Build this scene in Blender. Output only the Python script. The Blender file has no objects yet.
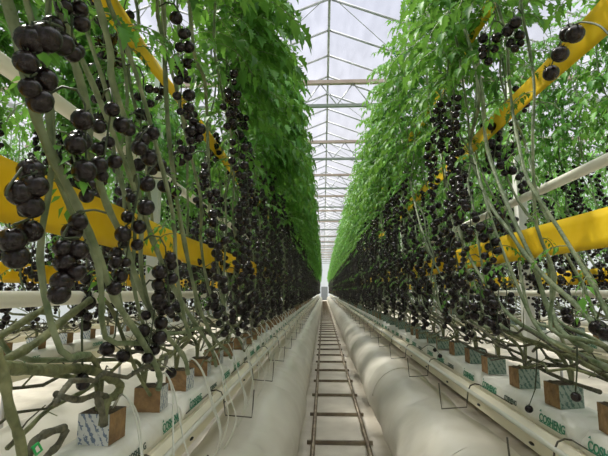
import bpy, math, random
import numpy as np
from mathutils import Vector, Matrix
R = math.radians
sc = bpy.context.scene
COL = sc.collection

# ------------------------------------------------------------------ camera
F_PX, PITCH, YAW = 450.0, R(8.0), R(2.46)
CAM = Vector((-0.14, 0.0, 1.39))
cd = bpy.data.cameras.new('camera'); cam = bpy.data.objects.new('camera', cd); COL.objects.link(cam)
cd.sensor_width = 36; cd.lens = F_PX / 608 * 36; cd.clip_start = 0.05; cd.clip_end = 400
cam.location = CAM; cam.rotation_euler = (R(90) + PITCH, 0, YAW)
sc.camera = cam
# ------------------------------------------------------------------ sky, sun, exposure
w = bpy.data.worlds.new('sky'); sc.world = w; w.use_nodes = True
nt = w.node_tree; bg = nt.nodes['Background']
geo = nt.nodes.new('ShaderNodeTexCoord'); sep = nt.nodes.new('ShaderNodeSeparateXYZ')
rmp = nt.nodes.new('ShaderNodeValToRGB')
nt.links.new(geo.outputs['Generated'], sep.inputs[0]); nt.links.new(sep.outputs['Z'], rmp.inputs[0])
# zenith raised out of view to light the aisle, visible band kept dimmer
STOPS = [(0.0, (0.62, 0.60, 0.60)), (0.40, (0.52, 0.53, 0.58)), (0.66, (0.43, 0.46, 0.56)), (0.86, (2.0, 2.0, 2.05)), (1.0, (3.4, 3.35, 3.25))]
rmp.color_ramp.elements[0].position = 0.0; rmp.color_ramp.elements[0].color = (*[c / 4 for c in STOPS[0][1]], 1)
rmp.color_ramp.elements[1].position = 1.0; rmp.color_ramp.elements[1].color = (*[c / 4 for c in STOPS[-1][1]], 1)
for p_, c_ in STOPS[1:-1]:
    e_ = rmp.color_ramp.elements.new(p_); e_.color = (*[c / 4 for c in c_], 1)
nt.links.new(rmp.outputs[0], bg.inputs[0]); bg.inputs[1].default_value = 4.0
sun = bpy.data.lights.new('sun', 'SUN'); sun.energy = 6.0; sun.angle = R(9); sun.color = (1.0, 0.96, 0.88)
so = bpy.data.objects.new('sun', sun); COL.objects.link(so)
so.rotation_euler = Vector((-0.80, 0.55, 1.35)).to_track_quat('Z', 'Y').to_euler()
sc.view_settings.view_transform = 'Standard'; sc.view_settings.look = 'None'
sc.view_settings.gamma = 1.0; sc.view_settings.use_curve_mapping = False
sc.view_settings.exposure = 0.30
sc.cycles.max_bounces = 8; sc.cycles.transparent_max_bounces = 16

# ------------------------------------------------------------------ materials
def mat(name, col, rough=0.6, metal=0.0, col2=None, scale=8.0, bump=0.0, bscale=30.0, transl=0.0,
        spec=0.5, coat=0.0, detail=3.0, obvar=0.0, lo=0.35, hi=0.65, tcol=None):
    m = bpy.data.materials.new(name); m.use_nodes = True
    n = m.node_tree; p = n.nodes['Principled BSDF']; L = n.links.new
    p.inputs['Roughness'].default_value = rough; p.inputs['Metallic'].default_value = metal
    p.inputs['Specular IOR Level'].default_value = spec; p.inputs['Coat Weight'].default_value = coat
    p.inputs['Base Color'].default_value = (*col, 1)
    tc = n.nodes.new('ShaderNodeTexCoord')
    src = None
    if col2 is not None:
        nz = n.nodes.new('ShaderNodeTexNoise'); nz.inputs['Scale'].default_value = scale
        nz.inputs['Detail'].default_value = detail
        L(tc.outputs['Object'], nz.inputs['Vector'])
        r = n.nodes.new('ShaderNodeValToRGB'); r.color_ramp.elements[0].color = (*col, 1)
        r.color_ramp.elements[1].color = (*col2, 1)
        r.color_ramp.elements[0].position = lo; r.color_ramp.elements[1].position = hi
        L(nz.outputs['Fac'], r.inputs[0]); src = r.outputs[0]
        if obvar > 0:
            oi = n.nodes.new('ShaderNodeObjectInfo'); mr = n.nodes.new('ShaderNodeMapRange')
            mr.inputs['To Min'].default_value = 1 - obvar; mr.inputs['To Max'].default_value = 1 + obvar
            L(oi.outputs['Random'], mr.inputs['Value'])
            hs = n.nodes.new('ShaderNodeHueSaturation'); L(mr.outputs[0], hs.inputs['Value']); L(src, hs.inputs['Color'])
            src = hs.outputs[0]
        L(src, p.inputs['Base Color'])
    if bump > 0:
        nb = n.nodes.new('ShaderNodeTexNoise'); nb.inputs['Scale'].default_value = bscale
        L(tc.outputs['Object'], nb.inputs['Vector'])
        b = n.nodes.new('ShaderNodeBump'); b.inputs['Strength'].default_value = bump; b.inputs['Distance'].default_value = 0.02
        L(nb.outputs['Fac'], b.inputs['Height']); L(b.outputs[0], p.inputs['Normal'])
    if transl > 0:
        t = n.nodes.new('ShaderNodeBsdfTranslucent'); mx = n.nodes.new('ShaderNodeMixShader')
        mx.inputs[0].default_value = transl
        if tcol is not None: t.inputs[0].default_value = (*tcol, 1)
        elif src is not None: L(src, t.inputs[0])
        else: t.inputs[0].default_value = (*col, 1)
        L(p.outputs[0], mx.inputs[1]); L(t.outputs[0], mx.inputs[2])
        L(mx.outputs[0], n.nodes['Material Output'].inputs[0])
    return m

M = {}
M['leaf'] = mat('leaf', (0.036, 0.145, 0.026), 0.5, col2=(0.145, 0.37, 0.055), scale=2.2, detail=4, transl=0.27, obvar=0.25, spec=0.22, tcol=(0.22, 0.45, 0.065))
M['stem'] = mat('stem', (0.11, 0.155, 0.07), 0.55, col2=(0.27, 0.31, 0.18), scale=14, bump=0.35, bscale=60)
M['oldstem'] = mat('old_stem', (0.09, 0.105, 0.045), 0.7, col2=(0.26, 0.27, 0.13), scale=16, bump=0.5, bscale=55)
M['bark'] = mat('bark', (0.055, 0.055, 0.035), 0.8, col2=(0.16, 0.15, 0.10), scale=30, bump=0.6, bscale=70)
M['stalk'] = mat('stalk', (0.035, 0.05, 0.025), 0.6, col2=(0.08, 0.10, 0.045), scale=20)
M['fruit'] = mat('fruit', (0.008, 0.007, 0.008), 0.22, col2=(0.022, 0.013, 0.012), scale=18, spec=0.36)
M['calyx'] = mat('calyx', (0.025, 0.045, 0.018), 0.6)
M['yellow'] = mat('yellow', (0.93, 0.70, 0.035), 0.35, col2=(0.88, 0.63, 0.03), scale=5, bump=0.8, bscale=7, transl=0.35, tcol=(0.95, 0.72, 0.04))
M['film'] = mat('film', (0.62, 0.585, 0.49), 0.34, col2=(0.72, 0.69, 0.595), scale=2.5, bump=0.5, bscale=6, transl=0.12)
M['slab'] = mat('slab_film', (0.72, 0.70, 0.62), 0.38, col2=(0.84, 0.83, 0.76), scale=5, bump=0.7, bscale=14)
M['gutter'] = mat('gutter', (0.80, 0.74, 0.56), 0.45, col2=(0.70, 0.64, 0.48), scale=2.0, bump=0.05)
M['pipe'] = mat('pipe_paint', (0.88, 0.86, 0.74), 0.4, col2=(0.80, 0.78, 0.66), scale=6)
M['rail'] = mat('rail_steel', (0.15, 0.115, 0.08), 0.42, metal=0.4, col2=(0.32, 0.27, 0.19), scale=7)
M['steel'] = mat('galvanised', (0.55, 0.56, 0.56), 0.5, metal=0.4, col2=(0.42, 0.43, 0.43), scale=5)
M['brown'] = mat('brown_steel', (0.48, 0.36, 0.30), 0.6, col2=(0.58, 0.46, 0.40), scale=3)
M['greysteel'] = mat('grey_steel', (0.24, 0.28, 0.24), 0.6, col2=(0.32, 0.35, 0.30), scale=3)
M['wire'] = mat('wire', (0.10, 0.09, 0.065), 0.5, metal=0.4)
M['white'] = mat('white_paint', (0.75, 0.75, 0.70), 0.5)
M['tube'] = mat('drip_plastic', (0.70, 0.70, 0.60), 0.4, transl=0.15)
M['dark'] = mat('hole_dark', (0.02, 0.02, 0.018), 0.6)  # painted darkness of the gutter drain holes
M['teal'] = mat('teal_plastic', (0.02, 0.20, 0.17), 0.4)
M['green'] = mat('print_green', (0.03, 0.22, 0.12), 0.5)
M['ink'] = mat('print_dark', (0.05, 0.09, 0.07), 0.5)
M['lime'] = mat('green_clip', (0.02, 0.45, 0.10), 0.4)
M['carton'] = mat('coir', (0.33, 0.20, 0.09), 0.85, col2=(0.19, 0.115, 0.055), scale=22, bump=0.6, bscale=60)
M['soil'] = mat('substrate', (0.06, 0.045, 0.03), 0.9, col2=(0.13, 0.10, 0.06), scale=40, bump=0.8, bscale=80)
M['string'] = mat('twine', (0.6, 0.6, 0.55), 0.7)
M['greydoor'] = mat('grey_door', (0.22, 0.24, 0.25), 0.5)

def print_mat(name, base, ink):
    m = bpy.data.materials.new(name); m.use_nodes = True; n = m.node_tree; L = n.links.new
    p = n.nodes['Principled BSDF']; p.inputs['Roughness'].default_value = 0.45
    tc = n.nodes.new('ShaderNodeTexCoord'); mp = n.nodes.new('ShaderNodeMapping')
    mp.inputs['Rotation'].default_value = (0, 0.5, 0)
    wv = n.nodes.new('ShaderNodeTexWave'); wv.inputs['Scale'].default_value = 16; wv.bands_direction = 'X'
    wv.inputs['Distortion'].default_value = 4; wv.inputs['Detail Scale'].default_value = 6
    vo = n.nodes.new('ShaderNodeTexNoise'); vo.inputs['Scale'].default_value = 60
    L(tc.outputs['Object'], mp.inputs[0]); L(mp.outputs[0], wv.inputs[0]); L(mp.outputs[0], vo.inputs['Vector'])
    mu = n.nodes.new('ShaderNodeMath'); mu.operation = 'MULTIPLY'; L(wv.outputs['Fac'], mu.inputs[0]); L(vo.outputs['Fac'], mu.inputs[1])
    r = n.nodes.new('ShaderNodeValToRGB'); r.color_ramp.elements[0].color = (*base, 1); r.color_ramp.elements[1].color = (*ink, 1)
    r.color_ramp.elements[0].position = 0.36; r.color_ramp.elements[1].position = 0.42
    L(mu.outputs[0], r.inputs[0]); L(r.outputs[0], p.inputs['Base Color']); return m
M['wrap_blue'] = print_mat('wrap_blue', (0.58, 0.60, 0.58), (0.14, 0.19, 0.27))
M['wrap_green'] = print_mat('wrap_green', (0.24, 0.31, 0.25), (0.06, 0.13, 0.10))

def glass_mat():
    m = bpy.data.materials.new('roof_glass'); m.use_nodes = True; n = m.node_tree; L = n.links.new
    out = n.nodes['Material Output']; n.nodes.remove(n.nodes['Principled BSDF'])
    tr = n.nodes.new('ShaderNodeBsdfTransparent'); tl = n.nodes.new('ShaderNodeBsdfTranslucent')
    tl.inputs[0].default_value = (0.86, 0.88, 1.0, 1)
    mx = n.nodes.new('ShaderNodeMixShader')
    tc = n.nodes.new('ShaderNodeTexCoord'); nz = n.nodes.new('ShaderNodeTexNoise'); mp = n.nodes.new('ShaderNodeMapping')
    mp.inputs['Scale'].default_value = (3.0, 0.6, 1)
    nz.inputs['Scale'].default_value = 2; nz.inputs['Detail'].default_value = 5
    L(tc.outputs['Object'], mp.inputs[0]); L(mp.outputs[0], nz.inputs['Vector'])
    mr = n.nodes.new('ShaderNodeMapRange'); mr.inputs['From Min'].default_value = 0.35; mr.inputs['From Max'].default_value = 0.65
    mr.inputs['To Min'].default_value = 0.06; mr.inputs['To Max'].default_value = 0.13
    L(nz.outputs['Fac'], mr.inputs[0]); L(mr.outputs[0], mx.inputs[0])
    L(tr.outputs[0], mx.inputs[1]); L(tl.outputs[0], mx.inputs[2])
    L(mx.outputs[0], out.inputs[0]); return m
M['glass'] = glass_mat()

def floor_mat():
    m = mat('ground_cloth', (0.56, 0.51, 0.42), 0.75, col2=(0.68, 0.63, 0.53), scale=3, bump=0.2, bscale=40)
    return m
M['floor'] = floor_mat()

# ------------------------------------------------------------------ mesh helpers
class MB:
    def __init__(s): s.v = []; s.f = []; s.m = []; s.n = 0
    def add(s, verts, faces, mi=0):
        verts = np.asarray(verts, dtype=float).reshape(-1, 3)
        s.v.append(verts); o = s.n
        s.f.extend([tuple(i + o for i in f) for f in faces]); s.m.extend([mi] * len(faces)); s.n += len(verts)
    def join(s, other, mtx=None):
        for arr in other.v:
            pass
        v = np.concatenate(other.v)
        if mtx is not None:
            A = np.array(mtx); v = v @ A[:3, :3].T + A[:3, 3]
        o = s.n; s.v.append(v); s.f.extend([tuple(i + o for i in f) for f in other.f]); s.m.extend(other.m); s.n += len(v)
    def box(s, x0, x1, y0, y1, z0, z1, mi=0):
        v = [(x, y, z) for x in (x0, x1) for y in (y0, y1) for z in (z0, z1)]
        s.add(v, [(0, 1, 3, 2), (4, 6, 7, 5), (0, 4, 5, 1), (2, 3, 7, 6), (0, 2, 6, 4), (1, 5, 7, 3)], mi)
    def tube(s, pts, rad, n=8, mi=0, caps=True):
        pts = np.asarray(pts, dtype=float); k = len(pts)
        rad = np.full(k, rad) if np.isscalar(rad) else np.asarray(rad)
        T = np.gradient(pts, axis=0); T /= (np.linalg.norm(T, axis=1)[:, None] + 1e-12)
        u = np.cross(T[0], (0, 0, 1.0))
        if np.linalg.norm(u) < 0.2: u = np.cross(T[0], (1.0, 0, 0))
        u /= np.linalg.norm(u); vs = []
        a = np.arange(n) / n * 2 * math.pi
        for i in range(k):
            u = u - T[i] * np.dot(u, T[i]); u /= (np.linalg.norm(u) + 1e-12); w_ = np.cross(T[i], u)
            vs.append(pts[i] + rad[i] * (np.cos(a)[:, None] * u + np.sin(a)[:, None] * w_))
        f = []
        for i in range(k - 1):
            for j in range(n):
                j2 = (j + 1) % n
                f.append((i * n + j, i * n + j2, (i + 1) * n + j2, (i + 1) * n + j))
        if caps: f.append(tuple(range(n))[::-1]); f.append(tuple((k - 1) * n + j for j in range(n)))
        s.add(np.concatenate(vs), f, mi)
    def prism(s, prof, y0, y1, mi=0, ys=None):
        ys = [y0, y1] if ys is None else ys
        n = len(prof); v = [(x, y, z) for y in ys for x, z in prof]; f = []
        for k in range(len(ys) - 1):
            for i in range(n):
                j = (i + 1) % n; f.append((k * n + i, (k + 1) * n + i, (k + 1) * n + j, k * n + j))
        f.append(tuple(range(n))); f.append(tuple((len(ys) - 1) * n + i for i in range(n))[::-1])
        s.add(v, f, mi)
    def mesh(s, name, mats, smooth=True):
        me = bpy.data.meshes.new(name)
        v = np.concatenate(s.v) if s.v else np.zeros((0, 3))
        me.from_pydata(v.tolist(), [], s.f)
        for m in (mats if isinstance(mats, (list, tuple)) else [mats]): me.materials.append(M[m])
        me.polygons.foreach_set('material_index', s.m)
        if smooth: me.polygons.foreach_set('use_smooth', [True] * len(me.polygons))
        me.update(); return me

def link(name, data, parent=None, loc=None, rotz=None):
    o = bpy.data.objects.new(name, data); COL.objects.link(o)
    if parent is not None: o.parent = parent
    if loc is not None: o.location = loc
    if rotz is not None: o.rotation_euler = (0, 0, rotz)
    return o
def build(mb, name, mats, parent=None, smooth=True, **k): return link(name, mb.mesh(name, mats, smooth), parent, **k)
def tag(o, label=None, cat=None, group=None, kind=None):
    if label: o['label'] = label
    if cat: o['category'] = cat
    if group: o['group'] = group
    if kind: o['kind'] = kind
    return o
def copy_tree(o, parent=None):
    c = o.copy(); COL.objects.link(c); c.parent = parent
    for ch in KIDS.get(o.name, []): copy_tree(ch, c)
    return c
KIDS = {}
def reg(root):
    for ch in root.children: KIDS.setdefault(root.name, []).append(ch); reg(ch)

ORD = ['first', 'second', 'third', 'fourth', 'fifth', 'sixth', 'seventh', 'eighth', 'ninth', 'tenth', 'eleventh', 'twelfth',
       'thirteenth', 'fourteenth', 'fifteenth', 'sixteenth', 'seventeenth', 'eighteenth', 'nineteenth', 'twentieth']
SIDE = {-1: 'left', 1: 'right'}
YEND = 72.0
ROWX = 0.84
GIRD = [5.4 + 4 * k for k in range(16)]           # girder positions down the house

# ------------------------------------------------------------------ floor, walls, roof
b = MB(); b.add([(-9.6, -4, 0), (9.6, -4, 0), (9.6, YEND, 0), (-9.6, YEND, 0)], [(0, 1, 2, 3)])
tag(build(b, 'floor', 'floor', smooth=False), kind='structure')
M['frost'] = mat('frosted_wall', (0.75, 0.78, 0.80), 0.5, transl=0.6)
b = MB(); b.box(-9.6, 9.6, YEND, YEND + 0.03, 0, 6.6)
tag(build(b, 'wall_end', 'frost', smooth=False), kind='structure')
for s in (-1, 1):
    b = MB(); b.box(s * 9.6 - 0.02, s * 9.6 + 0.02, -4, YEND, 0, 6.0)
    tag(build(b, 'wall_' + SIDE[s], 'frost', smooth=False), kind='structure')
b = MB(); b.box(-0.5, 0.5, YEND - 0.06, YEND - 0.002, 0.0, 2.1)
d = tag(build(b, 'door_1', 'greydoor', smooth=False), kind='structure')
b = MB(); b.box(0.32, 0.36, YEND - 0.11, YEND - 0.06, 0.95, 1.1); build(b, 'door_handle', 'steel', d)
RIDGE, EAVE = 6.70, 6.08
ri = 1
for k in range(-3, 4):
    xc = 3.2 * k
    b = MB()
    for s in (-1, 1):
        b.add([(xc, -4, RIDGE), (xc + s * 1.6, -4, EAVE), (xc + s * 1.6, YEND, EAVE), (xc, YEND, RIDGE)], [(0, 1, 2, 3)])
    o = tag(link('ceiling', b.mesh('ceiling', 'glass', False)), kind='structure')
    b = MB(); b.tube([(xc, -4, RIDGE - .02), (xc, YEND, RIDGE - .02)], 0.028, 6); build(b, 'ridge_bar', 'steel', o)
    b = MB(); b.box(xc + 1.53, xc + 1.67, -4, YEND, EAVE - 0.06, EAVE + 0.0); build(b, 'valley_gutter', 'steel', o, smooth=False)
    ys = np.arange(-1.45, YEND, 1.0)
    if abs(k) <= 0:
        b = MB()
        for s in (-1, 1): b.tube([(0, 0, RIDGE - .03), (s * 1.6, 0, EAVE - .03)], 0.026, 5)
        me = b.mesh('glazing_bar', 'steel')
        for y in ys: link('glazing_bar', me, o, loc=(xc, y, 0))
    else:
        b = MB()
        for y in ys:
            for s in (-1, 1): b.tube([(xc, y, RIDGE - .03), (xc + s * 1.6, y, EAVE - .03)], 0.022, 4)
        build(b, 'glazing_bar', 'steel', o)
    b = MB()
    for i, g in enumerate(GIRD):
        for s in (-1, 1):
            b.tube([(xc, g - 2, RIDGE - .05), (xc + s * 1.6, g - 0.6, EAVE - .04)], 0.009, 4)
    build(b, 'wind_brace', 'steel', o)

# lattice girders across the house
def girder(y, i):
    root = link('lattice_girder', None, loc=(0, y, 5.38))
    W = 9.55
    b = MB(); b.box(-W, W, -0.05, 0.05, 0.53, 0.61); build(b, 'top_chord', 'brown', root, smooth=False)
    b = MB(); b.box(-W, W, -0.04, 0.04, 0.0, 0.06); build(b, 'bottom_chord', 'greysteel', root, smooth=False)
    return root
gproto = girder(GIRD[0], 0)
b = MB(); b.tube([(0, 0, 0.05), (0.36, 0, 0.54)], 0.014, 5); dm = b.mesh('diagonal', 'steel')
b = MB(); b.tube([(0.72, 0, 0.05), (0.36, 0, 0.54)], 0.014, 5); dm2 = b.mesh('diagonal', 'steel')
for x in np.arange(-4.32, 4.3, 0.72):
    link('diagonal', dm, gproto, loc=(x + .18, 0, 0)); link('diagonal', dm2, gproto, loc=(x + .18, 0, 0))
reg(gproto)
for i, y in enumerate(GIRD):
    g = gproto if i == 0 else copy_tree(gproto); g.location = (0, y, 5.38)
    if i == 0: lab = 'lattice roof girder nearest the camera, over the first metres of the aisle'
    elif i < 8: lab = 'lattice roof girder spanning the aisle, %s of those seen up the gap from the top' % ORD[i - 1]
    else: lab = 'small distant lattice roof girder among the far ones near the vanishing point'
    tag(g, lab, 'roof beam', 'roof girders')

# posts beside the neighbouring rows
b = MB(); b.box(-.055, .055, -.055, .055, 0, 5.44)
pm = b.mesh('greenhouse_post', 'white', False)
for s in (-1, 1):
    for i, y in enumerate(GIRD[:7]):
        p = link('greenhouse_post', pm, loc=(s * 2.222, y, 0))
        lab = 'white steel post behind the %s plant row, under the %s roof girder' % (SIDE[s], ['nearest', 'second', 'third', 'fourth', 'fifth', 'sixth', 'seventh'][i])
        tag(p, lab, 'post', 'roof posts')

# ------------------------------------------------------------------ rail track
t = link('rail_track', None, loc=(0, 0, 0))
tag(t, 'steel pipe rail track running down the middle of the aisle floor', 'rail track')
for s in (-1, 1):
    b = MB(); b.tube([(s * 0.24, -1, 0.057), (s * 0.24, 66, 0.057)], 0.020, 12); build(b, 'rail', 'rail', t)
b = MB(); b.box(-.30, .30, -.013, .013, 0.003, 0.037); sm_ = b.mesh('sleeper', 'rail', False)
for k in range(68): link('sleeper', sm_, t, loc=(0, 0.54 + 0.955 * k, 0))
# ground cloth panels between the rails are the floor itself

# ------------------------------------------------------------------ inflated air ducts
def duct(x, label, seed, y0=-1.5, y1=66, r=0.315):
    rng = random.Random(seed); b = MB()
    ys = []; y = y0
    while y < y1:
        ys.append(y); y += 0.03 if y < 9 else (0.09 if y < 25 else 0.4)
    rings = []; y = y0 + 0.1
    while y < y1: rings.append((y, rng.uniform(0.012, 0.028), rng.uniform(.03, .07))); y += rng.uniform(0.45, 0.95)
    n = 40; vs = []; ra = np.array(rings)
    for y in ys:
        low = 0.008 * math.sin(y * 2.1 + seed) + 0.006 * math.sin(y * 5.3 + seed * 2)
        for j in range(n):
            a = 2 * math.pi * j / n
            d_ = y + .05 * math.sin(a * 1.3 + seed) - ra[:, 0]; dip = float(np.sum(ra[:, 1] * np.exp(-np.abs(d_ / ra[:, 2]) ** 1.3)))
            rr = r - dip * (0.6 + 0.4 * math.sin(a * 2 + y * 3)) + low + 0.004 * math.sin(a * 5 + y * 6) + 0.003 * math.sin(a * 9 - y * 11)
            zz = 0.325 + rr * math.sin(a)
            vs.append((x + rr * math.cos(a) * 0.985, y, max(zz, 0.004)))
    f = [(i * n + j, i * n + (j + 1) % n, (i + 1) * n + (j + 1) % n, (i + 1) * n + j) for i in range(len(ys) - 1) for j in range(n)]
    b.add(vs, f); b.f.append(tuple(range(n))); b.m.append(0)
    o = build(b, 'air_duct', 'film'); tag(o, label, 'air duct', 'inflated film ducts')
    if x > 0 and x < 1: seams(o, x, (2.35, 4.6, 7.9))
def seams(o, x, ys):
    a_ = np.linspace(.2, math.pi - .2, 22)
    for y in ys:
        b = MB(); b.tube([(x + .316 * math.cos(q), y + .05 * math.sin(q * 1.3 + .4) , .325 + .316 * math.sin(q)) for q in a_], .0035, 6)
        build(b, 'seam', 'film', o)
duct(0.635, 'fat white inflated film duct lying right of the rails under the right gutter', 3)
duct(-0.635, 'white inflated film duct lying left of the rails under the left gutter', 5)
duct(1.83, 'white film duct in the next aisle, under the gutter behind the right row', 7)
duct(-1.83, 'white film duct in the next aisle, under the gutter behind the left row', 9)

# ------------------------------------------------------------------ gutters (aisle side = towards x=0)
def gutter(xr, s, label):
    b = MB()
    P = [(-.13, .775), (-.15, .765), (-.15, .80), (-.148, .835), (-.125, .852), (-.112, .846), (-.105, .842), (.105, .842), (.112, .846), (.125, .852),
         (.148, .835), (.15, .80), (.15, .765), (.13, .775), (.09, .755), (-.09, .755)]
    b.prism([(xr - s * px, pz) for px, pz in P] if s < 0 else [(xr + px, pz) for px, pz in P], -1.5, 66)
    o = build(b, 'growing_gutter', 'gutter', smooth=False); tag(o, label, 'gutter', 'growing gutters')
    return o
GUT = {}
for s in (-1, 1):
    g = gutter(s * ROWX, s, 'cream metal growing gutter along the aisle under the %s plant row' % SIDE[s]); GUT[s] = g
    # dark discs, the shade inside drain holes put into their colour
    b = MB(); a = np.arange(12) / 12 * 2 * math.pi
    vv = [(0, 0.02 * math.cos(q), 0.006 * math.sin(q)) for q in a] + [(-s * 0.006, 0.018 * math.cos(q), 0.005 * math.sin(q)) for q in a]
    b.add(vv, [tuple(range(12, 24)), tuple(range(12))[::-1]] + [(i, (i + 1) % 12, 12 + (i + 1) % 12, 12 + i) for i in range(12)])
    hm = b.mesh('drain_hole_disc', 'dark')
    for k in range(30): link('drain_hole_disc', hm, g, loc=(s * (ROWX - .150), 0.7 + 0.62 * k, 0.787))
    for q, sx in ((2.44, 'the next row over on the %s'), (4.04, 'the second row over on the %s')):
        gutter(s * q, s, 'cream growing gutter under ' + sx % SIDE[s])
# gutter stands
b = MB(); b.tube([(0, 0, 0), (0, 0, 0.756)], 0.016, 8); b.box(-.10, .10, -.015, .015, .735, .757)
gm = b.mesh('gutter_stand', 'steel')
for s in (-1, 1):
    for i in range(8):
        o = link('gutter_stand', gm, loc=(s * 2.60, 1.5 + 2.0 * i, 0))
        tag(o, 'thin metal stand holding up the gutter of the next row on the %s' % SIDE[s], 'gutter stand', 'gutter stands %s' % SIDE[s])

# ------------------------------------------------------------------ pipes
def pipe(x, z, r, label, m='pipe', y1=66):
    b = MB(); b.tube([(x, -1.5, z), (x, y1, z)], r, 12)
    o = build(b, 'heating_pipe', m); tag(o, label, 'pipe', 'long straight pipes'); return o
pipe(-0.97, 1.975, .024, 'white pipe running high through the left row above the yellow ribbon')
pipe(0.97, 1.90, .023, 'white pipe running through the right row above the low yellow ribbon')
pipe(-1.02, 1.367, .024, 'white pipe at eye height behind the left plant row')
pipe(1.34, 1.375, .021, 'white pipe at eye height behind the right plant row')
for s in (-1, 1):
    o = pipe(s * 0.675, 0.835, .010, 'thin white feed pipe on the edge of the %s gutter' % SIDE[s], 'tube')
# crop wires
for s in (-1, 1):
    for dx, nm in ((-.13, 'aisle side'), (.13, 'far side')):
        b = MB(); x = s * (ROWX + dx); b.tube([(x, -1.5, 4.28), (x, 66, 4.28)], 0.003, 5)
        tag(build(b, 'crop_wire', 'steel'), 'steel wire above the %s plant row on its %s' % (SIDE[s], nm), 'wire')

# ------------------------------------------------------------------ yellow sticky ribbons
def ribbon(x, z, label, y0=-1.2, y1=66, h=.15, tilt=.0, seed=0):
    rng = random.Random(seed); ys = np.concatenate([np.arange(y0, 12, .06), np.arange(12, y1, .5)]); v = []; f = []
    p1, p2, p3 = rng.uniform(0, 6), rng.uniform(0, 6), rng.uniform(0, 6)
    for y in ys:
        zz = z + 0.008 * math.sin(y * 1.1 + p1); tl = tilt + 0.12 * math.sin(y * 1.7 + p2)
        for k in range(5):
            q = (k / 4 - .5) * h
            v.append((x + q * math.sin(tl) + .006 * math.sin(y * 5 + p3 + k * .8), y, zz + q * math.cos(tl)))
    n = 5
    for i in range(len(ys) - 1):
        for k in range(4): f.append((i * n + k, (i + 1) * n + k, (i + 1) * n + k + 1, i * n + k + 1))
    b = MB(); b.add(v, f)
    o = build(b, 'sticky_ribbon', 'yellow'); md = o.modifiers.new('t', 'SOLIDIFY'); md.thickness = .0008
    tag(o, label, 'sticky trap', 'yellow sticky ribbons')
for s in (-1, 1):
    ribbon(s * .87, 1.615, 'broad yellow sticky ribbon low in the %s row at fruit height' % SIDE[s], seed=s + 5)
    ribbon(s * .87, 2.37, 'yellow sticky ribbon high in the %s row, slanting across the top of the view' % SIDE[s], tilt=s * .2, seed=s + 8)
    ribbon(s * 2.44, 1.52, 'yellow sticky ribbon in the next row beyond the %s plants' % SIDE[s], seed=s + 11)
ribbon(.87, 3.10, 'short yellow ribbon end at the top edge, highest in the right row', y0=1.0, y1=2.75, seed=3)

# ------------------------------------------------------------------ slabs (grow bags) with print
def slab_mesh():
    b = MB(); P = [(-.098, .0), (-.104, .03), (-.10, .065), (-.085, .085), (-.04, .092), (.04, .092), (.085, .085), (.10, .065), (.104, .03), (.098, .0)]
    ys = [0, .012, .04, .1, .2, .3, .4, .5, .6, .7, .8, .9, .96, .988, 1.0]; n = len(P); v = []
    rg = random.Random(4)
    for y in ys:
        e = min(y, 1 - y); k = 1 if e > .05 else (.35 + .65 * (e / .05) ** .5)
        for px, pz in P: v.append((px * (0.9 + .1 * k), y * .985, max(0.0005, pz * k + (rg.uniform(-.003, .003) if pz > .02 else 0))))
    f = []
    for i in range(len(ys) - 1):
        for j in range(n): f.append((i * n + j, (i + 1) * n + j, (i + 1) * n + (j + 1) % n, i * n + (j + 1) % n))
    f.append(tuple(range(n))); f.append(tuple((len(ys) - 1) * n + j for j in range(n))[::-1])
    b.add(v, f); return b
SB = slab_mesh(); slabme = SB.mesh('growing_slab', 'slab')
def text_mesh(body, size, m):
    cu = bpy.data.curves.new('t', 'FONT'); cu.body = body; cu.size = size; cu.extrude = 0.0006; cu.offset = size * .02
    o = bpy.data.objects.new('t', cu); COL.objects.link(o)
    bpy.context.view_layer.update()
    me = bpy.data.meshes.new_from_object(o.evaluated_get(bpy.context.evaluated_depsgraph_get()))
    bpy.data.objects.remove(o); me.materials.clear(); me.materials.append(M[m]); return me
TXT = text_mesh('COSHENG', .042, 'green'); TXT2 = text_mesh('COSHENG', .030, 'ink')
b = MB(); b.box(0.0, 0.18, -.004, -.001, -.0004, .0006); b.add([(0.0, .036, 0), (.014, .046, 0), (.018, .036, 0)], [(0, 1, 2)]); ULN = b.mesh('print_line', 'green', False)
for s in (-1, 1):
    for i in range(66):
        y = i + (0 if s < 0 else .7)
        o = link('growing_slab', slabme, loc=(s * (ROWX), y, .8425))
        if i < 15:
            for q, (yy, tm) in enumerate(((.06, TXT), (.42, TXT2), (.72, TXT))):
                # reading direction as in the photo: upright seen from the aisle
                tx = link('lettering', tm, o); tx.rotation_euler = (R(83), 0, R(90) * (-s)) if True else 0
                if s < 0: tx.location = (.1075, yy, .030)
                else: tx.location = (-.1075, yy + .20, .030)
                if tm is TXT:
                    u = link('print_line', ULN, o); u.rotation_euler = tx.rotation_euler; u.location = tx.location; u.location.x += -s * .0004
        if i < 14:
            n_ = ORD[i]
            lab = 'white film-wrapped growing slab on the %s gutter, %s from the camera end' % (SIDE[s], n_)
        else: lab = 'small distant white growing slab far along the %s gutter' % SIDE[s]
        tag(o, lab, 'growing slab', 'growing slabs on the %s gutter' % SIDE[s])
    for q, word in ((2.44, 'next'), (4.04, 'second')):
        for i in range(18):
            o = link('growing_slab', slabme, loc=(s * q, i, .8425))
            if word == 'next' and 1 < i < 9:
                tx = link('lettering', TXT, o); tx.rotation_euler = (R(83), 0, R(90) * (-s)); tx.location = (-s * .1075, .3 + (.2 if s > 0 else 0), .03)
            tag(o, 'white growing slab on the %s row over, behind the %s plants' % (word, SIDE[s]), 'growing slab', 'growing slabs %s row over %s' % (word, SIDE[s]))

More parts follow.
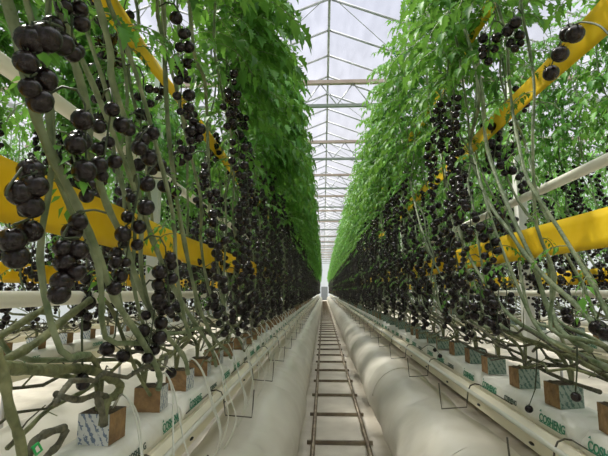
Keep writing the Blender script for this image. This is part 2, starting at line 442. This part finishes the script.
# ------------------------------------------------------------------ tomato anatomy
def fruit_mesh(n, k, calyx=True):
    b = MB(); r = 1.0; v = []; prof = []
    for i in range(k + 1):
        a = math.pi * i / k
        z = math.cos(a) * .93; rr = math.sin(a)
        if i == 0: z -= .10
        elif a < .5: z -= .05 * (1 - a / .5)
        prof.append((rr, z))
    v.append((0, 0, prof[0][1]))
    for rr, z in prof[1:-1]:
        for j in range(n):
            q = 2 * math.pi * j / n; l = 1 + .02 * math.cos(5 * q) * max(z, 0)
            v.append((rr * l * math.cos(q), rr * l * math.sin(q), z))
    v.append((0, 0, prof[-1][1])); f = [(0, 1 + j, 1 + (j + 1) % n) for j in range(n)]
    for i in range(k - 2):
        for j in range(n):
            f.append((1 + i * n + j, 1 + (i + 1) * n + j, 1 + (i + 1) * n + (j + 1) % n, 1 + i * n + (j + 1) % n))
    L_ = len(v) - 1; o = 1 + (k - 2) * n
    f += [(o + j, L_, o + (j + 1) % n) for j in range(n)]
    b.add(v, f, 0)
    if calyx:
        for j in range(5):
            q = 2 * math.pi * j / 5; c, s_ = math.cos(q), math.sin(q)
            def P(rd, wd, z): return (rd * c - wd * s_, rd * s_ + wd * c, z)
            b.add([P(.05, -.10, .80), P(.05, .10, .80), P(.42, .11, .84), P(.42, -.11, .84), P(.85, 0, .98)], [(0, 3, 2, 1), (3, 4, 2)], 1)
        b.tube([(0, 0, .76), (.05, 0, 1.0), (.12, 0, 1.25)], .07, 5, 1)
    return b
FR_HI = fruit_mesh(16, 10); FR_LO = fruit_mesh(8, 5, False)
fruit_me = FR_HI.mesh('tomato', ['fruit', 'calyx'])

def truss_spec(rng, out, n=None, length=None):
    """peduncle leaves the stem in direction out, arches over and hangs; returns stalk points and fruit positions"""
    n = n or rng.randint(6, 9); L_ = length or n * rng.uniform(.017, .027) + .03
    o = Vector(out).normalized(); side = Vector((-o.y, o.x, 0))
    p0 = Vector((0, 0, 0)); p = [p0, p0 + o * .03 + Vector((0, 0, .022)), p0 + o * .06 + Vector((0, 0, .018)), p0 + o * .08 + Vector((0, 0, -.015))]
    sw = rng.uniform(-.15, .15); c = p[-1].copy(); fr = []
    for i in range(n):
        c = c + Vector((o.x * .002 + side.x * sw * .03, o.y * .002 + side.y * sw * .03, -L_ / n)); p.append(c.copy())
        sgn = 1 if i % 2 else -1; r = rng.uniform(.0165, .0265) * (0.85 if i > n - 3 else 1)
        q = rng.uniform(-1.3, 1.3); dv = (side * sgn * math.cos(q) + o * math.sin(q)) * (r + rng.uniform(.001, .014))
        if i == n - 1: dv = Vector((0, 0, 0))
        ctr = c + dv + Vector((0, 0, -r * .75))
        fr.append((ctr, r, (Vector((0, 0, 1)) - dv * 14).normalized()))
    return p, fr
def stalk_mb(p, fr):
    b = MB(); b.tube(p, [.0032] * 3 + [.0026] * (len(p) - 3), 5)
    for (c, r, up) in fr:
        a = min(p[3:], key=lambda q: (q - (c + up * r)).length)
        b.tube([a, (a + c + up * r * 1.25) / 2 + Vector((0, 0, .003)), c + up * r * .8], .0015, 4)
    return b
def truss_merged(rng, out, lo=True):
    p, fr = truss_spec(rng, out); b = MB()
    b.tube(p[::2] + [p[-1]] if len(p) % 2 == 0 else p[::2], .003, 4, 1)
    for c, r, up in fr:
        b.join(FR_LO, Matrix.Translation(c) @ up.to_track_quat('Z', 'Y').to_matrix().to_4x4() @ Matrix.Scale(r, 4))
    return b

def smooth_path(pts, sub=4):
    pts = [Vector(p) for p in pts]; out = []
    for i in range(len(pts) - 1):
        p0 = pts[max(i - 1, 0)]; p1 = pts[i]; p2 = pts[i + 1]; p3 = pts[min(i + 2, len(pts) - 1)]
        for k in range(sub):
            t_ = k / sub
            out.append(.5 * ((2 * p1) + (p2 - p0) * t_ + (2 * p0 - 5 * p1 + 4 * p2 - p3) * t_ ** 2 + (3 * p1 - p0 - 3 * p2 + p3) * t_ ** 3))
    out.append(pts[-1]); return out

# leaflets and compound leaves
OUTL = [(.08, .14), (.20, .36), (.27, .20), (.40, .44), (.48, .22), (.62, .30), (.70, .13), (.85, .11)]
def leaflet(b, org, d, nrm, L_, W, curl, hi=True):
    d = d.normalized(); sd = d.cross(nrm).normalized(); up = sd.cross(d).normalized()
    def P(t_, w_, fold): return org + d * (t_ * L_) + sd * (w_ * W) + up * (abs(w_) * W * fold - curl * L_ * t_ * t_)
    if hi:
        v = [P(0, 0, 0), P(.36, 0, 0), P(.66, 0, 0), P(1, 0, 0)]
        for sg in (-1, 1): v += [P(t_, sg * w_, .35) for t_, w_ in OUTL]
        f = []
        for sg in (0, 1):
            o = 4 + 8 * sg
            ff = [(0, o, o + 1), (0, o + 1, o + 2, 1), (1, o + 2, o + 3), (1, o + 3, o + 4), (1, o + 4, 2), (2, o + 4, o + 5), (2, o + 5, o + 6), (2, o + 6, o + 7, 3)]
            f += ff if sg else [t_[::-1] for t_ in ff]
        b.add(v, f)
    else:
        v = [P(0, 0, 0), P(.55, 0, 0), P(1, 0, 0), P(.4, -.34, .35), P(.4, .34, .35)]
        b.add(v, [(0, 1, 3), (1, 2, 3), (0, 4, 1), (1, 4, 2)])
def leaf(b, org, az, L_, rng, hi=True, rise=.35, mi_st=1):
    h = Vector((math.cos(az), math.sin(az), 0)); pts = []; c = Vector(org); e = rise; n = 9
    for i in range(n + 1):
        pts.append(c.copy()); c = c + (h * math.cos(e) + Vector((0, 0, math.sin(e)))) * (L_ / n); e -= rng.uniform(.09, .21)
    b.tube(pts[::2] + [pts[-1]], .0022, 3, mi_st, caps=False)
    sd = Vector((-h.y, h.x, 0))
    for i in range(2, n):
        k = 1.0 if i % 2 == 0 or not hi else .5
        if i % 2 and not hi: continue
        for sg in (-1, 1):
            t_ = (pts[i + 1] - pts[i]).normalized(); d = (sd * sg + t_ * rng.uniform(.3, .9) + Vector((0, 0, rng.uniform(-.8, .15)))).normalized()
            Ll = L_ * .25 * k * rng.uniform(.85, 1.15)
            nr = (Vector((0, 0, 1)) + h * rng.uniform(-.5, .5) + sd * rng.uniform(-.4, .4))
            leaflet(b, pts[i] + d * .008, d, nr, Ll, Ll * .70, rng.uniform(.05, .45), hi)
    d = (pts[-1] - pts[-2]).normalized(); leaflet(b, pts[-1], d, Vector((0, 0, 1)) + h * .6, L_ * .30, L_ * .26, rng.uniform(.1, .4), hi)

def stem_path(rng, xo, run, lean, ztop=3.16, hook=True):
    """local to the block top; aisle is +x; the stem runs towards -y and climbs"""
    w_ = lambda a: rng.uniform(-a, a)
    pts = [(0, 0, -.02), (xo * .12, -.01, .07), (xo * .4, -.08, .11 + w_(.02))]
    k = max(2, int(run / .22))
    for i in range(1, k + 1): pts.append((xo + w_(.03), -.08 - run * i / k, .12 + .10 * i / k + w_(.025)))
    y = -.08 - run; z = pts[-1][2]; zl = rng.uniform(1.1, 1.5); x = xo
    ph = rng.uniform(0, 6)
    while z < ztop:
        dz = .20; sl = lean if z < zl else lean * .12
        z += dz; y -= sl * dz; x = xo + .028 * math.sin(ph + z * 5) + w_(.022)
        pts.append((x, y + .018 * math.sin(ph * 2 + z * 6) + w_(.02), z))
    return smooth_path(pts, 3)
def interp_at(path, z):
    best = None
    for i in range(4, len(path) - 1):
        if path[i].z <= z <= path[i + 1].z:
            t_ = (z - path[i].z) / max(1e-6, path[i + 1].z - path[i].z); best = path[i].lerp(path[i + 1], t_)
    return best or path[-1]
def make_stem(path, sc_=1.0):
    b = MB(); n = len(path); k1 = 10
    zs = [p.z for p in path]
    rad = [sc_ * (.0078 - .0012 * min(z, 3.1) + (.0014 if i % 5 == 0 else 0) ) for i, z in enumerate(zs)]
    b.tube(path, rad, 8)
    b.m = [1 if i < 8 * 9 else 0 for i in range(len(b.m))]
    return b
def plant_parts(rng, hi=True, bias=0.0, nst=2, reach=1.0, run=None, fruit=1.0, gap=(.10, .16)):
    paths = []; fol = MB(); tr = []; stems = []; tang = MB()
    for k in range(nst):
        xo = (.11 if k == 0 else -.07) + rng.uniform(-.04, .03)
        path = stem_path(rng, xo, run if run is not None else rng.uniform(.2, .75), rng.choice((.15, .35, .55, .75, .95)) + rng.uniform(-.1, .1))
        paths.append(path); stems.append(make_stem(path))
        z = rng.uniform(1.1, 1.25); az = rng.uniform(0, 6)
        while z < 3.18:
            p = interp_at(path, z); top = max(0, (z - 2.75) / .45)
            L_ = rng.uniform(.25, .36) * (1 - .45 * top) * reach * (.5 if z < 1.45 else .72 if z < 1.8 else 1)
            a = az + rng.uniform(-.5, .5)
            bz = bias * (0 if z < 1.45 else .4 if z < 1.8 else 1); q = Vector((math.cos(a) + bz, math.sin(a), 0)); a = math.atan2(q.y, q.x)
            leaf(fol, p, a, L_ * (1 + .25 * bias * math.cos(a)), rng, hi, rise=.25 + .6 * top)
            az += 2.4; z += .052 if z > 1.6 else .10
        z = (.30 if fruit > .5 else .75) + rng.uniform(0, .1) + k * .08
        sg = 1
        while z < 1.72:
            p = interp_at(path, z); a = (0 if (k == 0 or rng.random() < .4) else math.pi) + rng.uniform(-1.0, 1.0)
            if rng.random() < fruit: tr.append((p, (math.cos(a), math.sin(a), 0)))
            z += rng.uniform(*gap)
        for _ in range(5):
            p = interp_at(path, rng.uniform(.3, 1.25)); leaf(fol, p, rng.uniform(0, 6.28), rng.uniform(.08, .17), rng, False, rise=.1)
    for _ in range(4 if fruit > .5 or bias < .5 else 2):
        x = rng.uniform(-.13, .14); y = rng.uniform(-.1, .2); z = rng.uniform(.03, .16); P = []
        for j in range(rng.randint(6, 11)):
            P.append((x, y, z)); y -= rng.uniform(.08, .14); x += rng.uniform(-.035, .035); z = max(-.02, z + rng.uniform(-.04, .045))
        P = smooth_path(P, 2); r0 = rng.uniform(.0035, .007)
        tang.tube(P, [r0 * (1.15 if i % 4 == 0 else 1) for i in range(len(P))], 6, rng.choice((0, 0, 1)))
        for q in P[2::3]:
            if rng.random() < .7:
                e = q + Vector((rng.uniform(-.09, .09), rng.uniform(-.06, .06), rng.uniform(-.03, .10)))
                tang.tube([q, (q + e) / 2 + Vector((0, 0, .012)), e], [.0028, .002, .0014], 4, rng.choice((0, 1)))
    stems.append(tang)
    return paths, stems, fol, tr

near_protos = {}; far_protos = {}
GRP = 'tomato plants in rows'
def build_near(seed, bias, reach, run=None, fruit=1.0):
    rng = random.Random(seed); root = link('tomato_plant', None)
    paths, stems, fol, tr = plant_parts(rng, True, bias, 2, reach, run, fruit, (.13, .20))
    for st in stems[:-1]: build(st, 'stem', ['stem', 'oldstem'], root)
    build(stems[-1], 'bare_side_stems', ['bark', 'oldstem'], root)
    build(fol, 'foliage', ['leaf', 'stem'], root)
    for pth in paths:
        b = MB(); b.tube([pth[-1], (pth[-1].x, pth[-1].y, 3.25)], .0012, 4)
        b.tube([p + Vector((.009, 0, 0)) for p in pth[len(pth) // 2::2]], .0011, 4); build(b, 'support_string', 'string', root)
    for p, out in tr:
        P, fr = truss_spec(rng, out)
        t_ = build(stalk_mb(P, fr), 'fruit_truss', 'stalk', root, loc=p)
        for c, r, up in fr:
            o = link('tomato', fruit_me, t_, loc=c); o.scale = (r, r, r * rng.uniform(.95, 1.05)); o.rotation_euler = up.to_track_quat('Z', 'Y').to_euler()
    reg(root); return root
def build_far(seed, bias, reach):
    rng = random.Random(seed); root = link('tomato_plant', None)
    paths, stems, fol, tr = plant_parts(rng, True, bias, 2, reach)
    for st in stems[:-1]: build(st, 'stem', ['stem', 'oldstem'], root)
    build(stems[-1], 'bare_side_stems', ['bark', 'oldstem'], root)
    build(fol, 'foliage', ['leaf', 'stem'], root)
    for p, out in tr: build(truss_merged(rng, out), 'fruit_truss', ['fruit', 'stalk'], root, loc=p)
    reg(root); return root
PAR = {-1: (.75, 1.25), 1: (.22, 1.06)}
SP = .37
def place(o, s, y, x=ROWX, rng=random):
    o.location = (s * x, y, 1.03); o.rotation_euler = (0, 0, 0 if s < 0 else math.pi)
def plant_label(s, i, y):
    if i < 14: return 'tomato plant in the %s row, %s from the camera along the aisle' % (SIDE[s], ORD[i])
    for k in range(1, len(GIRD)):
        if GIRD[k - 1] <= y < GIRD[k]:
            return 'tomato plant in the %s row, far along, below the gap before roof girder %s' % (SIDE[s], ORD[k - 1])
    return 'tomato plant far along the %s row' % SIDE[s]
allplants = {-1: [], 1: []}
for s in (-1, 1):
    NV = [build_near(100 * s + 300 + k, *PAR[s]) for k in range(5)]
    SV = [build_near(100 * s + 500 + k, *PAR[s], fruit=.17) for k in range(3 if s < 0 else 2)]; useds = set()
    FV = [build_far(100 * s + 700 + k, *PAR[s]) for k in range(5)]
    rng = random.Random(77 + s); usedn = set(); usedf = set()
    y0 = 1.44 if s < 0 else 0.82
    for i in range(100):
        y = y0 + SP * i
        pool, used = (SV, useds) if i < (3 if s < 0 else 2) else (NV, usedn) if y < 6.0 else (FV, usedf)
        k = i % len(pool) if len(used) < len(pool) else rng.randrange(len(pool))
        if k not in used: o = pool[k]; used.add(k)
        else: o = copy_tree(pool[k])
        place(o, s, y + rng.uniform(-.04, .04)); sc1 = rng.uniform(.97, 1.03); o.scale = (1, 1, sc1)
        tag(o, plant_label(s, i, y), 'tomato plant', 'tomato plants in the %s row' % SIDE[s])
        allplants[s].append((y, o))
    # next rows: 50 plants each
    for i in range(50):
        o = copy_tree(FV[rng.randrange(5)]); yy = 1.6 + .40 * i
        place(o, s, yy, 2.44); o.rotation_euler.z += rng.uniform(-.15, .15)
        tag(o, 'tomato plant in the next row over, seen through the %s row' % SIDE[s], 'tomato plant', 'tomato plants in the next row over on the %s' % SIDE[s])
# everything further: one uncounted mass
rest = MB(); rng = random.Random(9); lows = []
for k in range(4):
    paths, stems, fol, tr = plant_parts(random.Random(900 + k), False, .2, 2, 1.0)
    b = MB(); 
    for p in paths: b.tube(p[::3], .008, 4, 1)
    b.join(fol)
    c = MB()
    for p, out in tr[::1]:
        P, fr = truss_spec(rng, out)
        for ctr, r, up in fr[::2]:
            q = p + ctr; rr = r * 1.35
            c.add([q + Vector(d) * rr for d in ((1, 0, 0), (-1, 0, 0), (0, 1, 0), (0, -1, 0), (0, 0, 1), (0, 0, -1))],
                  [(0, 2, 4), (2, 1, 4), (1, 3, 4), (3, 0, 4), (2, 0, 5), (1, 2, 5), (3, 1, 5), (0, 3, 5)], 2)
    b.join(c); lows.append(b)
def mass(xr, s, ya, yb, st):
    y = ya
    while y < yb:
        m_ = Matrix.Translation((s * xr, y, 1.03)) @ Matrix.Rotation(0 if s < 0 else math.pi, 4, 'Z')
        rest.join(lows[rng.randrange(4)], m_); y += st
for s in (-1, 1):
    mass(ROWX, s, 1.34 + 100 * SP, 66, .5); mass(2.44, s, 21.6, 50, .9); mass(4.04, s, -2.5, 60, .7); mass(5.64, s, 0, 60, .7); mass(7.24, s, 0, 50, 1.1); mass(2.44, s, -3, 1.4 if s < 0 else .9, .5); mass(ROWX, s, -3.6, .45 if s < 0 else -1.6, .4)
tag(build(rest, 'tomato_plants', ['leaf', 'stem', 'fruit'], smooth=False), 'uncounted mass of distant tomato plants at the far ends of the rows and beyond the next rows', 'tomato plants', kind='stuff')

# ------------------------------------------------------------------ growing blocks
def block(side):
    b = MB(); h = .09; w_ = .05
    x0, x1, y0, y1 = -w_, w_, -w_, w_
    v = [(x, y, z) for x in (x0, x1) for y in (y0, y1) for z in (0.0, h)]
    b.add(v, [(0, 1, 3, 2)], 0); b.add(v, [(4, 6, 7, 5)], 0); b.add(v, [(0, 4, 5, 1)], 1); b.add(v, [(2, 3, 7, 6)], 1)
    b.add(v, [(0, 2, 6, 4)], 0)
    g = 6; vv = []; rg = random.Random(2)
    for i in range(g + 1):
        for j in range(g + 1):
            e = (i in (0, g) or j in (0, g)); vv.append((x0 + (x1 - x0) * i / g, y0 + (y1 - y0) * j / g, h + (0 if e else rg.uniform(-.006, .008))))
    b.add(vv, [(i * (g + 1) + j, (i + 1) * (g + 1) + j, (i + 1) * (g + 1) + j + 1, i * (g + 1) + j + 1) for i in range(g) for j in range(g)], 2)
    me = b.mesh('growing_block', ['carton', 'wrap_blue' if side < 0 else 'wrap_green', 'soil'], False)
    return me
for s in (-1, 1):
    bm_ = block(s); y0 = 1.44 if s < 0 else 0.82; rg = random.Random(31 + s)
    if s > 0: y0 += 2 * SP
    for i in range(70):
        y = y0 + SP * i; o = link('growing_block', bm_, loc=(s * (ROWX - .01 + rg.uniform(-.015, .01)), y, .934)); o.rotation_euler.z = rg.uniform(-.15, .15) + (math.pi / 2 if s < 0 and i > 0 else 0)
        if i < 14: lab = 'brown-sided growing block on the %s slabs, %s from the camera' % (SIDE[s], ORD[i])
        else: lab = 'tiny growing block far along the %s slabs' % SIDE[s]
        tag(o, lab, 'growing block', 'growing blocks on the %s row' % SIDE[s])
    for i in range(30):
        o = link('growing_block', bm_, loc=(s * 2.44, 1.6 + .40 * i, .934))
        tag(o, 'growing block on the next row over, behind the %s plants' % SIDE[s], 'growing block', 'growing blocks next row over %s' % SIDE[s])

# ------------------------------------------------------------------ drip tubes (left row), feed down from the blocks over the gutter edge
rg = random.Random(12)
for s in (-1,):
    for i in range(22 if s < 0 else 10):
        y = (1.44 if s < 0 else 2.5) + SP * i
        for k in range(2 if s < 0 else 1):
            dy = rg.uniform(-.35, -.05) if s < 0 else rg.uniform(.0, .2); bow = rg.uniform(.02, .10)
            X = lambda q: s * q
            pts = smooth_path([(X(.80), y + .02 * k, 1.03), (X(.76), y - .02, 1.075), (X(.70), y + dy * .3, 1.02), (X(.665 - bow * .4), y + dy * .7, .90), (X(.655 - bow), y + dy, .78), (X(.66 - bow * .6), y + dy * 1.2, .665 )], 5)
            b = MB(); b.tube(pts, .0032, 6)
            o = build(b, 'drip_tube', 'tube')
            if s < 0 and i < 8: lab = 'thin white drip tube arching from the %s growing block of the left row, %s one' % (ORD[i], ['lower', 'upper'][k])
            elif s < 0: lab = 'thin white drip tube at the far growing blocks of the left row'
            else: lab = 'thin white drip tube hanging over the right gutter edge'
            tag(o, lab, 'drip tube', 'drip tubes on the %s gutter' % SIDE[s])

# ------------------------------------------------------------------ wire brackets
for s in (-1, 1):
    X = lambda q: s * q
    b = MB()
    pts = [(X(.735), 0, .868), (X(.71), 0, .872), (X(.685), 0, .862), (X(.672), 0, .835), (X(.665), 0, .79), (X(.66), 0, .745), (X(.52), 0, .735), (X(.515), 0, .79), (X(.51), 0, .875)]
    b.tube(pts, .0035, 6)
    b.tube([(X(.735), 0, .868), (X(.735), -.45, .868)], .0025, 5)
    bm_ = b.mesh('wire_bracket', 'wire')
    for i in range(42):
        y = (1.5 if s < 0 else 1.72) + .96 * i
        o = link('wire_bracket', bm_, loc=(0, y, 0))
        if i < 9: lab = 'bent brown wire bracket sticking out from the %s gutter, %s from the camera' % (SIDE[s], ORD[i])
        else: lab = 'tiny distant wire bracket on the %s gutter' % SIDE[s]
        tag(o, lab, 'wire bracket', 'wire brackets on the %s gutter' % SIDE[s])

# ------------------------------------------------------------------ hand-placed near pieces
def ray(u, v):
    d = Vector(((u - 304) / F_PX, -(v - 228) / F_PX, -1)); return cam.rotation_euler.to_matrix() @ d
def at(u, v, x):
    """point of the row plane world x seen in that direction"""
    d = ray(u, v); return CAM + d * ((x - CAM.x) / d.x)
def add_stem(plant, pts, x, r, name='stem', m='stem'):
    P = [at(u, v, x + (k if k else 0)) for (u, v, *kk) in pts for k in [kk[0] if kk else 0]]
    P = smooth_path(P, 5); b = MB(); rr = [r * (1 + .10 * math.sin(i * 1.3) + (.18 if i % 7 == 0 else 0)) for i in range(len(P))]
    b.tube(P, rr, 10); o = build(b, name, [m])
    fit(o, plant)
def fit(o, plant):
    bpy.context.view_layer.update(); mw = o.matrix_world.copy(); o.parent = plant; o.matrix_parent_inverse = plant.matrix_world.inverted(); 
def add_truss(plant, x, start, fruits, arch=None):
    """start pixel of the stalk on the stem, fruits = [(u, v, r)]"""
    p0 = at(*start, x); P = [p0] + [at(u, v, x) for u, v in (arch or [])]
    C = [(at(u, v, x + dx), r) for u, v, r, dx in fruits]
    for c, r in C: P.append(c + Vector((0, 0, r * .95)) + Vector((.0, .0, .004)))
    b = MB(); b.tube(smooth_path(P[:-1] if len(P) > 3 else P, 4), .0028, 6); b.tube([P[-2], P[-1] - Vector((0, 0, .01))], .002, 5)
    t_ = build(b, 'fruit_truss', 'stalk')
    for c, r in C:
        o = link('tomato', fruit_me, t_, loc=c); o.scale = (r, r, r); o.rotation_euler = (random.uniform(-.4, .4), random.uniform(-.4, .4), random.uniform(0, 6))
    fit(t_, plant)
random.seed(5)
LP = [o for _, o in allplants[-1]]; RP = [o for _, o in allplants[1]]
add_stem(LP[0], [(-45, -60), (2, -10), (22, 60), (34, 110), (50, 152), (77, 205), (97, 252), (115, 299), (135, 330), (152, 358), (160, 378), (158, 390)], -.72, .0096)
add_stem(LP[1], [(40, -60), (57, 0), (68, 43), (80, 80), (90, 120), (90, 150), (107, 205), (123, 239), (143, 295), (165, 333), (184, 357), (188, 374)], -.74, .0096)
add_stem(LP[2], [(78, -60), (97, 0), (110, 50), (112, 80), (127, 127), (130, 160), (143, 209), (153, 240), (172, 285), (196, 325), (212, 350), (216, 366)], -.75, .0095)
add_stem(LP[3], [(155, -40), (163, 0), (165, 67), (170, 147), (182, 229), (197, 299), (212, 335), (226, 350), (231, 358)], -.75, .009)
add_stem(LP[4], [(184, -40), (189, 0), (195, 57), (205, 83), (208, 150), (209, 199), (217, 262), (226, 318), (240, 340), (244, 352)], -.77, .009)
# low horizontal stems of the nearest left plants
add_stem(LP[0], [(-60, 352), (0, 366), (40, 370), (85, 369), (108, 377), (120, 385), (116, 395), (106, 402), (103, 425)], -.79, .013, m='oldstem')
add_stem(LP[0], [(104, 418), (108, 400), (98, 394), (78, 400), (56, 394)], -.79, .008, m='bark')
add_stem(LP[0], [(104, 425), (101, 408), (96, 394)], -.78, .010, m='bark')
add_stem(LP[1], [(150, 395), (138, 374), (128, 350), (112, 310), (100, 296)], -.80, .006, m='oldstem')
add_stem(LP[0], [(-20, 372), (15, 355), (40, 340), (66, 318), (90, 300)], -.82, .010, m='oldstem')
add_stem(LP[0], [(-20, 348), (18, 325), (45, 308)], -.9, .009, m='oldstem')
# nearest plant at the left edge, cut back
cut = link('tomato_plant', None, loc=(-.84, .78, 1.03)); tag(cut, 'cut-back tomato plant with bare stubs at the bottom left corner', 'tomato plant', 'tomato plants in the left row')
bpy.context.view_layer.update()
add_stem(cut, [(-5, 350), (3, 372), (10, 410), (20, 440), (24, 475)], -.78, .010, m='oldstem')
add_stem(cut, [(64, 428), (50, 432), (36, 440), (28, 456), (24, 480)], -.78, .009, m='bark')
add_stem(cut, [(66, 430), (58, 445), (46, 458), (40, 480)], -.775, .008, m='bark')
b = MB(); b.tube([at(32, 448, -.765), at(38, 443, -.765), at(42, 450, -.765), at(36, 455, -.765), at(33, 447, -.765)], .003, 6); o = build(b, 'plant_clip', 'lime'); fit(o, cut)
o = link('growing_block', bpy.data.meshes['growing_block'], loc=(-.82, .88, .934))
tag(o, 'growing block under the cut-back plant at the bottom left corner', 'growing block', 'growing blocks on the left row')
# hand-placed left fruit
T = .0245
add_truss(LP[0], -.70, (6, 196), [(31, 171, T * 1.05, 0), (35, 186, T, .02), (20, 193, T * 1.05, 0), (31, 206, T, .01)], [(10, 185)])
add_truss(LP[0], -.72, (18, 205), [(30, 231, T, 0), (12, 240, T * 1.05, 0), (16, 257, T * 1.0, 0)], [(20, 215)])
add_truss(LP[1], -.69, (106, 213), [(78, 222, T * .85, .01), (72, 232, T * .95, -.01), (62, 248, T * .8, 0), (78, 250, T * .95, .02), (65, 262, T, 0), (76, 272, T * .85, .02), (62, 282, T, 0), (59, 294, T * .95, .0)], [(95, 210), (84, 211)])
add_truss(LP[2], -.71, (143, 232), [(123, 244, T * .6, 0), (116, 262, T * .8, 0), (120, 276, T * .9, 0), (114, 288, T * .9, 0)], [(135, 222), (126, 226)])
add_truss(LP[1], -.78, (118, 305), [(107, 349, T * .92, 0), (123, 356, T * .92, 0)], [(116, 325), (114, 338)])
add_truss(LP[1], -.78, (82, 318), [(82, 379, T * .72, 0), (83, 384, T * .72, .01)], [(82, 345)])
add_truss(LP[2], -.80, (140, 370), [(154, 366, T * .9, 0), (171, 373, T * 1.0, 0)], [(147, 358)])
add_truss(LP[1], -.66, (66, 40), [(30, 40, T * 1.1, 0), (46, 38, T * 1.15, .02), (62, 44, T, 0), (26, 62, T * .9, 0), (44, 80, T, 0), (30, 88, T * .8, 0), (40, 101, T, 0)], [(50, 30), (38, 30)])
add_truss(LP[2], -.70, (127, 118), [(128, 129, T * .9, 0), (143, 139, T, 0), (152, 133, T, .02), (139, 148, T, 0), (149, 158, T * 1.1, 0), (160, 165, T, 0), (147, 184, T * 1.1, 0), (164, 186, T, 0), (176, 191, T * .9, 0)], [(128, 122)])
add_truss(LP[4], -.78, (200, 318), [(190, 333, T * .75, 0)], [(194, 322)])
# right side near fruit and stems
add_stem(RP[0], [(455, -50), (463, 20), (471, 50), (479, 100), (470, 150), (489, 202), (510, 232), (523, 252), (548, 280), (573, 302), (600, 330), (640, 370)], .74, .0095)
add_stem(RP[1], [(476, 60), (482, 90), (487, 147), (509, 209), (533, 262), (545, 300), (560, 330), (590, 350)], .76, .010)
add_stem(RP[2], [(425, 60), (432, 120), (445, 170), (462, 240), (490, 290), (515, 320), (560, 345), (608, 368)], .78, .010)
add_stem(RP[3], [(392, 80), (402, 140), (412, 190), (425, 240), (450, 290), (480, 315)], .78, .010)
add_stem(RP[1], [(640, 400), (600, 372), (560, 352), (520, 338), (490, 322), (460, 300), (445, 280)], .82, .010, m='oldstem')
add_stem(RP[2], [(620, 385), (575, 368), (540, 362), (500, 345), (470, 335)], .86, .007, m='bark')
add_stem(RP[2], [(600, 392), (560, 378), (520, 360), (480, 352), (450, 335)], .80, .007, m='bark')
add_truss(RP[1], .55, (615, 42), [(575, 34, .025, 0), (568, 34, .024, .02), (560, 54, .025, 0), (551, 73, .024, 0)], [(600, 26), (583, 22)])
add_truss(RP[0], .70, (536, 345), [(529, 409, .0165, 0)], [(537, 360), (535, 390)])
add_truss(RP[0], .72, (577, 345), [(576, 397, .0175, 0)], [(577, 370)])
add_truss(RP[4], .70, (420, 350), [(435, 350, .016, 0), (440, 356, .016, 0)], [(428, 345)])
add_truss(RP[0], .72, (608, 300), [(598, 328, .027, 0), (606, 333, .025, 0)], [(602, 305)])

# teal twine hooks hanging on the right crop wire
b = MB(); b.tube([(0, 0, 0), (0.02, 0, -.03), (0.06, 0, -.10), (.065, 0, -.15)], .008, 6); b.tube([(.0, 0, 0), (-.01, 0, .02), (0, 0, .035), (.012, 0, .02)], .003, 5)
hm = b.mesh('twine_hook', 'teal')
for i, y in enumerate((4.3, 5.1, 6.0)):
    o = link('twine_hook', hm, loc=(.71, y, 4.25)); o.rotation_euler.z = .4 * i
    tag(o, 'small teal plant hook at the top of the right row, %s from the camera' % ORD[i], 'plant hook', 'teal hooks')
